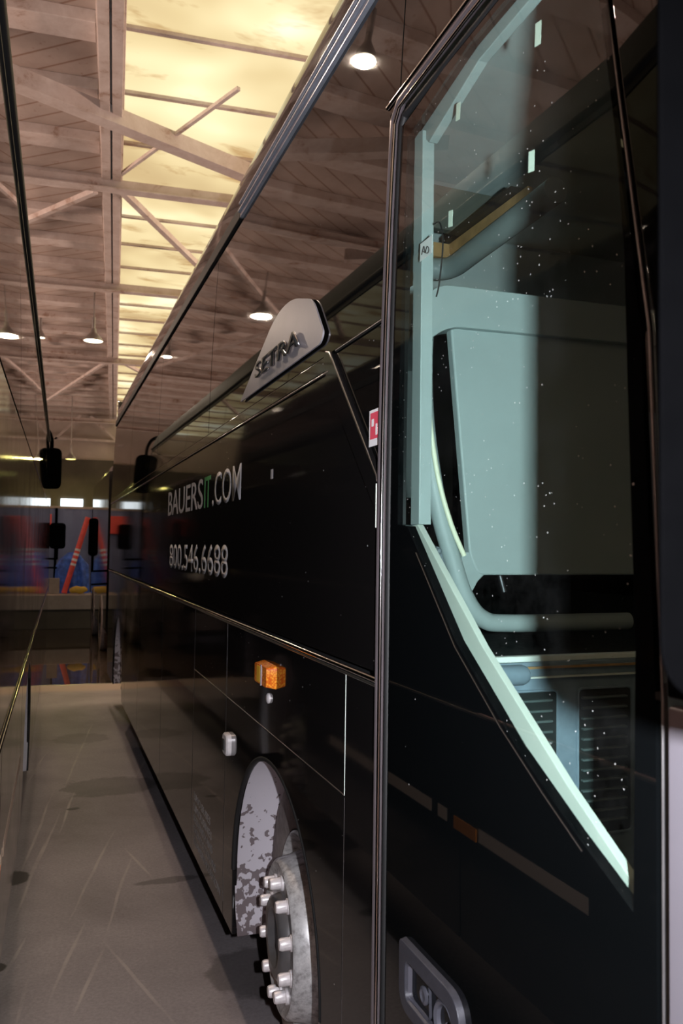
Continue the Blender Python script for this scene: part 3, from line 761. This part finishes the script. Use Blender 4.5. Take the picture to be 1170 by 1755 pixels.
bm = bmesh.new(); add_tube(bm, smooth_pts([(.892,TP,2.56),(.878,TP,2.43),(.884,TP,2.25),(.918,TP,2.05),(.965,TP,1.90),(1.000,TP,1.81),(1.050,TP,1.755),(1.14,TP,1.742),(1.5,TP,1.742)], 7), .023, 16)
fin(bm, 'frame_tube', M['teal'], part, .9)
bm = bmesh.new(); pts = smooth_pts([(.874,TP-.026,2.41),(.880,TP-.026,2.28),(.905,TP-.026,2.12),(.942,TP-.026,2.00),(.982,TP-.026,1.915)], 6)
add_tube(bm, pts, .0065, 8); fin(bm, 'pale_strip', M['strip'], part, .9)
bm = bmesh.new()
ch = smooth_pts([(.905,TP+.03,2.445),(.917,TP+.03,2.30),(.920,TP+.03,2.18)], 22)
for q in ch: bmesh.ops.create_icosphere(bm, subdivisions=1, radius=.0030, matrix=Matrix.Translation(q))
o = fin(bm, 'ball_chain', M['nut'], part, .9)
for (a, b, c) in (((.915,TP+.01,1.925),(.965,TP+.01,1.895),(.925,1.925)), ((.945,TP+.01,1.825),(.99,TP+.01,1.80),(.955,1.822))):
    bm = bmesh.new(); add_beam(bm, a, b, .012, .030); bmesh.ops.create_icosphere(bm, subdivisions=2, radius=.009, matrix=Matrix.Translation((c[0],TP+.002,c[1])))
    fin(bm, 'bracket', M['tealdk'], part, .6)
# seat frame legs seen below the screen
bm = bmesh.new(); add_tube(bm, [(1.24,2.25,1.95),(1.215,2.25,1.79),(1.20,2.25,1.78),(1.17,2.25,1.78)], .010, 8); add_tube(bm, [(1.33,2.25,1.95),(1.345,2.25,1.85),(1.36,2.25,1.80)], .010, 8)
fin(bm, 'seat_leg_frame', M['alu'], bus, .8)
bm = bmesh.new(); add_box(bm, (1.02,2.45,1.66), (1.22,2.50,2.1)); fin(bm, 'seat_side', M['tealdk'], bus, 0, .02)
# cabin floor, nosing, riser with two louvre vents
bm = bmesh.new(); add_box(bm, (.83,1.702,1.60), (3.26,10.4,1.672)); fin(bm, 'cabin_floor', M['carpet'], bus)
bm = bmesh.new(); add_box(bm, (.83,1.680,1.666), (1.9,1.702,1.680)); fin(bm, 'step_nosing', M['whitetrim'], bus, 0, .003)
bm = bmesh.new(); add_box(bm, (1.06,1.660,1.630), (1.9,1.668,1.634)); fin(bm, 'riser_trim', M['whitetrim'], bus)
bm = bmesh.new(); add_box(bm, (1.06,1.662,1.652), (1.9,1.670,1.657)); fin(bm, 'wooden_riser_trim', M['tan'], bus)
bm = bmesh.new(); add_tube(bm, [(.96,1.65,1.642),(.975,1.65,1.642),(1.045,1.65,1.642),(1.06,1.65,1.642)], [.012,.024,.024,.018], 16); fin(bm, 'rail_socket', M['riser'], bus, .8, .004)
bm = bmesh.new(); add_box(bm, (.83,1.672,.55), (1.9,1.70,1.666)); fin(bm, 'step_riser', M['riser'], bus, 0, .003)
def louvre(x0, x1, z0, z1):
    v = ypanel('louvre_vent', round_poly([(x0,z0),(x1,z0),(x1,z1),(x0,z1)], .014, 4), 1.668, 1.6725, M['vent'], bus, .001)
    bm = bmesh.new(); add_tube(bm, [(x,1.668,z) for x,z in round_poly([(x0,z0),(x1,z0),(x1,z1),(x0,z1)], .014, 4)] + [(x0,1.668,z0+.014)], .0035, 6, False); fin(bm, 'vent_rim', M['riser'], v, .8)
    z = z1 - .022
    while z > z0 + .015:
        bm = bmesh.new()
        add_beam(bm, (x0+.008,1.662,z), (x1-.020,1.662,z), .012, .006); fin(bm, 'slat', M['slat'], v, 0, .002)
        z -= .0245
louvre(1.020, 1.156, 1.25, 1.60); louvre(1.213, 1.37, 1.25, 1.60)
bm = bmesh.new(); add_box(bm, (.83,.9,.50), (1.9,1.70,.55)); add_box(bm, (.95,1.35,.55), (1.9,1.70,.85)); fin(bm, 'entry_steps', M['carpet'], bus, 0, .006)
# dashboard side, far interior, roof lining
bm = bmesh.new(); add_box(bm, (1.9,.35,.5), (3.2,1.70,1.35)); fin(bm, 'driver_platform', M['inside'], bus, 0, .02)
bm = bmesh.new(); add_box(bm, (.86,.3,3.42), (3.24,10.4,3.46)); fin(bm, 'roof_lining', M['liningup'], bus)
bm = bmesh.new(); add_box(bm, (.83,1.87,2.6), (.86,10.4,3.42)); add_box(bm, (.86,6.2,1.66), (3.24,6.24,3.42)); fin(bm, 'cabin_lining', M['liningup'], bus)
bm = bmesh.new(); add_box(bm, (.86,3.40,2.93), (3.2,3.44,3.42)); fin(bm, 'cabin_bulkhead', M['liningup'], bus, 0, .01)
# overhead locker with open tan front
lk = empty('overhead_locker', (1.4,2.6,3.0), parent=bus)
bm = bmesh.new(); add_tube(bm, smooth_pts([(1.30,2.86,3.03),(1.40,2.83,3.02),(1.447,2.78,3.02),(1.455,2.62,3.03),(1.458,2.12,3.05)], 5), .042, 14); fin(bm, 'padded_rail', M['teal'], lk, .9)
bm = bmesh.new(); add_box(bm, (1.44,2.25,3.06), (1.46,2.80,3.115)); add_box(bm, (1.30,2.80,3.06), (1.46,2.82,3.115)); fin(bm, 'wooden_front', M['tan'], lk, 0, .002)
bm = bmesh.new(); add_box(bm, (1.42,2.32,3.12), (1.47,2.80,3.14)); fin(bm, 'locker_edge', M['rubber'], lk)
ypanel('locker_back', [(1.20,3.345),(1.68,3.335),(1.47,3.17),(1.20,3.17)], 2.80, 2.84, M['greycloth'], lk, .004)
# hanging mirror at the nose: housing, arm
mir = empty('rear_view_mirror', (.60,.5,2.1), parent=bus)
bm = bmesh.new()
hm = round_poly([(.0,1.835),(.0,2.62),(.27,2.62),(.27,1.795),(.08,1.795)], [.03,.05,.05,.05,.03], 6)
a = [bm.verts.new((.418+x*.97,.480-x*.10,z)) for x,z in hm]; b = [bm.verts.new((.535+x*.8,.600-x*.08,1.83+(z-1.8)*.96)) for x,z in hm]
n = len(hm)
for k in range(n): bm.faces.new((a[k],a[(k+1)%n],b[(k+1)%n],b[k]))
bm.faces.new(a); bm.faces.new(b); fin(bm, 'mirror_housing', M['plastic'], mir, .7, .006)
bm = bmesh.new(); add_box(bm, (.57,.598,1.88), (.73,.602,2.52)); fin(bm, 'mirror_face', M['chrome'], mir, 0, .001)
bm = bmesh.new(); add_tube(bm, smooth_pts([(.58,.52,2.58),(.58,.50,2.9),(.66,.42,3.25),(.90,.38,3.42),(1.15,.40,3.45)], 6), .035, 12); fin(bm, 'mirror_arm', M['plastic'], mir, .9)

# ================================================================== LEFT COACH
lb_ = empty('coach_bus', (-1.4, 7.6, 0), 'black coach at the left edge seen almost edge-on, tall mirror hanging at its far end', 'bus')
LP = M['paint2']
Y0, Y1 = .95, 13.2
def lpanel(name, polys, mat, off=0, th=.02, bevel=.003): return panel(name, polys, mat, lb_, FL, off, th, bevel, out=1)
LWY = 5.55
lpanel('side_panel', [rect(Y0, Y1, 1.29, 2.43)], LP)
lpanel('side_panel', [arch_poly(4.6, 6.6, .36, 1.27, LWY, .62, .56)], LP)
for a, b in ((Y0,3.0),(3.01,4.59),(6.61,8.6),(8.61,10.6),(10.61,Y1)): lpanel('luggage_door', [rect(a, b, .36, 1.27)], LP)
for a, b in ((Y0,3.6),(3.61,5.7),(5.71,7.8),(7.81,9.9),(9.91,Y1)): lpanel('side_window', [rect(a, b, 2.44, 3.44)], M['glassblk'])
rail('belt_trim', lerp_pts((Y0,1.28),(Y1,1.28),12), .006, M['chrome'], lb_, FL, .004)
rail('roof_gutter', lerp_pts((Y0,3.50),(Y1,3.50),12), .020, M['rubber'], lb_, FL, .002)
lpanel('roof_edge', [rect(Y0, Y1, 3.45, 3.73)], M['rubber'])
for a, b in ((3.26,4.55),(3.12,3.20),(2.19,2.86)):
    lpanel('marking_tape', [rect(a, b, .79, .843)], M['beige'], off=.0008, th=.0006, bevel=0)
lpanel('marker_lamp', [rect(2.875,3.055,.785,.835)], M['ambertape'], off=.004, th=.003, bevel=0)
liner(LWY, .62, .572, lb_, FL, .012, .6, M['palegrey'])
wheel(lb_, LX+LSLOPE*LWY-.08, LWY, .52, -1)
bm = bmesh.new()
x0 = -2.65
add_box(bm, (x0,Y0,.36), (x0+.04,Y1,3.7)); add_box(bm, (x0,Y0,3.70), (-.30,Y1,3.78)); add_box(bm, (x0,Y0-.03,.36), (-.26,Y0,3.7)); add_box(bm, (x0,Y1-.01,.36), (-.06,Y1+.02,3.7)); add_box(bm, (x0,6.8,.4), (-.3,Y1,.5))
fin(bm, 'body_shell', LP, lb_, 0, .02)
# its hanging mirror
bm = bmesh.new()
hm = round_poly([(-.105,2.80),(-.105,3.44),(.205,3.44),(.205,2.80)], [.10,.10,.10,.10], 6)
a = [bm.verts.new((x,13.55,z)) for x,z in hm]; b = [bm.verts.new((x,13.75,z)) for x,z in hm]; n = len(hm)
for k in range(n): bm.faces.new((a[k],a[(k+1)%n],b[(k+1)%n],b[k]))
bm.faces.new(a); bm.faces.new(b); fin(bm, 'mirror_housing', M['plastic'], lb_, .7, .03)
bm = bmesh.new(); add_tube(bm, smooth_pts([(.05,13.65,3.43),(.04,13.6,3.60),(-.05,13.45,3.72),(-.3,13.25,3.72)],5), .03, 10); fin(bm, 'mirror_arm', M['plastic'], lb_, .9)

# ================================================================== FAR VEHICLES
def far_coach(x0, x1, y0, y1, z1, label, mirx, hl, mw=.13):
    t = empty('coach_bus', ((x0+x1)/2,(y0+y1)/2,0), label, 'bus')
    bm = bmesh.new(); add_box(bm, (x0,y0,.35), (x1,y1,z1)); fin(bm, 'body', M['paint2'], t, 0, .12)
    bm = bmesh.new(); add_box(bm, (x0+.15,y0-.015,1.7), (x1-.15,y0+.01,z1-.4)); fin(bm, 'windscreen', M['glassblk'], t, 0, .01)
    bm = bmesh.new(); add_box(bm, (x0+.1,y0-.03,.45), (x1-.1,y0,.75)); fin(bm, 'bumper', M['lilac'], t, 0, .02)
    for sx in hl:
        bm = bmesh.new(); add_lathe(bm, [(0,.10),(.03,.10),(.05,.07),(.055,.001)], (0,0,0), 'Z', 20)
        for v in bm.verts: v.co = Vector((sx+v.co.x, y0-v.co.z, 1.38+v.co.y*.8))
        fin(bm, 'headlight', M['headlight'], t, .7)
    for sx in (x0+.5, x1-.5):
        pass
    for (yy_) in (y0+1.4, y1-1.2):
        for xx in (x0-.01, x1-.27):
            bm = bmesh.new(); add_lathe(bm, [(0,.28),(0,.5),(.28,.5),(.28,.28),(.2,.25),(.02,.2),(.02,.001)], (xx,yy_,.5), 'X', 28); fin(bm, 'wheel', M['tyre'], t, .6)
    for (mx, mz, h) in mirx:
        bm = bmesh.new(); add_box(bm, (mx-mw,y0-.45,mz-h/2), (mx+mw,y0-.30,mz+h/2)); mm = fin(bm, 'mirror_housing', M['plastic'], t, 0, .05)
        bm = bmesh.new(); s = x0+.1 if abs(mx-x0) < abs(mx-x1) else x1-.1
        add_tube(bm, [(mx,y0-.37,mz-h*.3),(mx,y0-.3,mz-h*.9),(s,y0+.05,mz-h*.9)], .02, 8); add_tube(bm, [(mx,y0-.3,mz-h*1.25),(s,y0+.05,mz-h*1.25)], .015, 8); fin(bm, 'mirror_bracket', M['plastic'], t, .8)
    return t
far_coach(.99, 3.4, 14.3, 19.5, 3.3, 'dark coach parked behind the right-hand coach, only its front edge and a mirror showing', [(.73, 2.05, .62)], (1.14, 3.2), .075)
far_coach(-2.7, -.12, 15.2, 19.4, 3.3, 'dark coach beyond the left coach, only its small square mirror showing', [(.19, 2.07, .44)], (-.35, -2.5))

# ================================================================== BACK OF THE HALL
bm = bmesh.new()
nseg = 60
top = []; bot = []
for k in range(nseg+1):
    x = -6 + 12*k/nseg; y = 21.0 + .03*(k % 2)
    bot.append(bm.verts.new((x,y,0))); top.append(bm.verts.new((x,y,2.80)))
for k in range(nseg): bm.faces.new((bot[k],bot[k+1],top[k+1],top[k]))
hd = empty('hoarding', (0,21,0), 'blue-grey corrugated hoarding across the back of the hall with a pale top rail', 'partition')
o = fin(bm, 'corrugated_sheet', M['blue'], hd); sd = o.modifiers.new('s','SOLIDIFY'); sd.thickness = .03
bm = bmesh.new(); add_box(bm, (-6,20.97,2.79), (6,21.07,2.85)); fin(bm, 'top_rail', M['concrete'], hd, 0, .005)
bm = bmesh.new(); add_box(bm, (.2,20.94,.8), (.26,20.99,2.8)); add_box(bm, (1.06,20.94,0), (1.12,20.99,2.8)); fin(bm, 'post', M['plastic'], hd, 0, .005)
bm = bmesh.new(); add_box(bm, (1.15,20.93,1.55), (2.1,20.985,2.65)); fin(bm, 'red_board', M['redpole'], hd, 0, .005)
bm = bmesh.new(); add_box(bm, (-1.5,20.93,2.2), (.12,20.985,2.65)); fin(bm, 'red_board', M['redpole'], hd, 0, .005)
lg = empty('loading_ledge', (.8,20.15,0), 'long pale concrete ledge at the end of the aisle under the blue tarp', 'ledge')
bm = bmesh.new(); add_box(bm, (-.1,19.6,.44), (1.7,20.7,.78)); fin(bm, 'slab', M['concrete'], lg, 0, .02)
bm = bmesh.new(); add_box(bm, (-.05,19.66,0), (1.65,20.65,.44)); fin(bm, 'plinth', M['walldark'], lg, 0, .01)
# tarp heap
bm = bmesh.new(); n = 26
G = []
for i in range(n+1):
    row = []
    for j in range(n+1):
        u = i/n; vv = j/n
        x = .24 + .74*u; y = 20.19 + .40*vv
        h = .76 + .98*math.sin(PI*min(1,max(0,vv*.9+.08)))**.5*(.65+.35*math.sin(PI*u)) * (1 if 0 < i < n and 0 < j < n else 0)
        h += .06*math.sin(13*u+5*vv)*math.sin(9*vv+4*u) if 0 < i < n and 0 < j < n else 0
        x += .03*math.sin(17*vv+3*u); y += .03*math.sin(21*u)
        row.append(bm.verts.new((x,y,max(.784,h))))
    G.append(row)
for i in range(n):
    for j in range(n): bm.faces.new((G[i][j],G[i+1][j],G[i+1][j+1],G[i][j+1]))
tag(fin(bm, 'tarp', M['bluetarp'], None, .5), 'crumpled blue tarp heaped on the concrete ledge behind the red pole', 'tarp')
bm = bmesh.new(); add_tube(bm, [(.43,19.90,.80),(.92,20.05,2.56)], .060, 16)
rp = tag(fin(bm, 'red_pole', M['redpole'], None, .8), 'bright red pole with white marks leaning over the blue tarp', 'pole')
bm = bmesh.new()
for t in (.36,.42,.49,.55):
    q = Vector((.43,19.90,.80)).lerp(Vector((.92,20.05,2.56)), t); q2 = Vector((.43,19.90,.80)).lerp(Vector((.92,20.05,2.56)), t+.03)
    add_tube(bm, [q,q2], .062, 16)
fin(bm, 'white_mark', M['paper'], rp, .8)
bm = bmesh.new(); bmesh.ops.create_icosphere(bm, subdivisions=3, radius=.16, matrix=Matrix.Translation((.74,19.78,.88)) @ Matrix.Diagonal((1.3,.45,.55,1)))
for v in bm.verts: v.co.z = max(v.co.z, .802); v.co += Vector((.01*math.sin(v.co.x*40), 0, .012*math.sin(v.co.x*30)))
tag(fin(bm, 'yellow_bag', M['yellow'], None, .8), 'small yellow bag lying on the concrete ledge at the foot of the red pole', 'bag')
bm = bmesh.new(); add_box(bm, (.10,19.95,.782), (.33,20.08,1.14)); tag(fin(bm, 'grey_box', M['concrete'], None, 0, .01), 'small grey box on the concrete ledge left of the red pole', 'box')

# ================================================================== LAMPS
def lamp(x, y, z, label, ztop, r=.155, glow='lampglow', power=LAMP_W, col=LAMP_COL, group=None):
    t = empty('pendant_lamp', (x,y,z), label, 'lamp', group)
    bm = bmesh.new(); add_lathe(bm, [(0,r),(.01,r*.99),(.05,r*.86),(.10,r*.55),(.14,r*.32),(.20,r*.26),(.21,.002)], (x,y,z), 'Z', 32)
    o = fin(bm, 'reflector_shade', M['lampmetal'], t, .8); sd = o.modifiers.new('s','SOLIDIFY'); sd.thickness = .004
    bm = bmesh.new(); add_lathe(bm, [(.012,r*.93),(.004,r*.6),(.0,.002)], (x,y,z), 'Z', 32); fin(bm, 'lit_lens', M[glow], t, .8)
    bm = bmesh.new(); add_tube(bm, [(x,y,z+.20),(x,y,z+.38)], .028, 10); add_tube(bm, [(x,y,z+.36),(x,y,ztop)], .012, 8); fin(bm, 'hanger', M['lampmetal'], t, .8)
    l = bpy.data.lights.new('lamp_light', 'AREA'); l.shape = 'DISK'; l.size = r*1.8; l.energy = power; l.color = col
    lo = bpy.data.objects.new('lamp_light', l); COL.objects.link(lo); lo.location = (0,0,-.01); lo.parent = t
    return t
lamp(.616,13.3,5.12, 'warm bell-shaped lamp hanging over the aisle, the largest one seen directly', 5.965)
lamp(-.14,5.0,5.32, 'lamp above the near aisle, the big bright reflection high in the coach glass', 5.952, .09)
lamp(-1.05,11.0,5.28, 'lamp over the left coach, reflected small just above the silver name plate', 5.952)
lamp(.57,23.0,4.20, 'yellowish lamp at the far end of the hall lighting the dark wall', 5.965, .155, 'lampglow2', 120, (1.0,.85,.25))
lamp(-.19,15.0,5.50, 'small lamp seen against the left coach roof edge', 5.965, .09, 'lampglow', 20)
lamp(-5.0,8.0,5.1, 'unseen lamp added on the left for ambient light', 5.952)  # extra lamp out of view, added only to lift the ambient light
lamp(5.2,12.0,5.1, 'unseen lamp added on the right for ambient light', 5.952)  # likewise added out of view, for general light in the hall
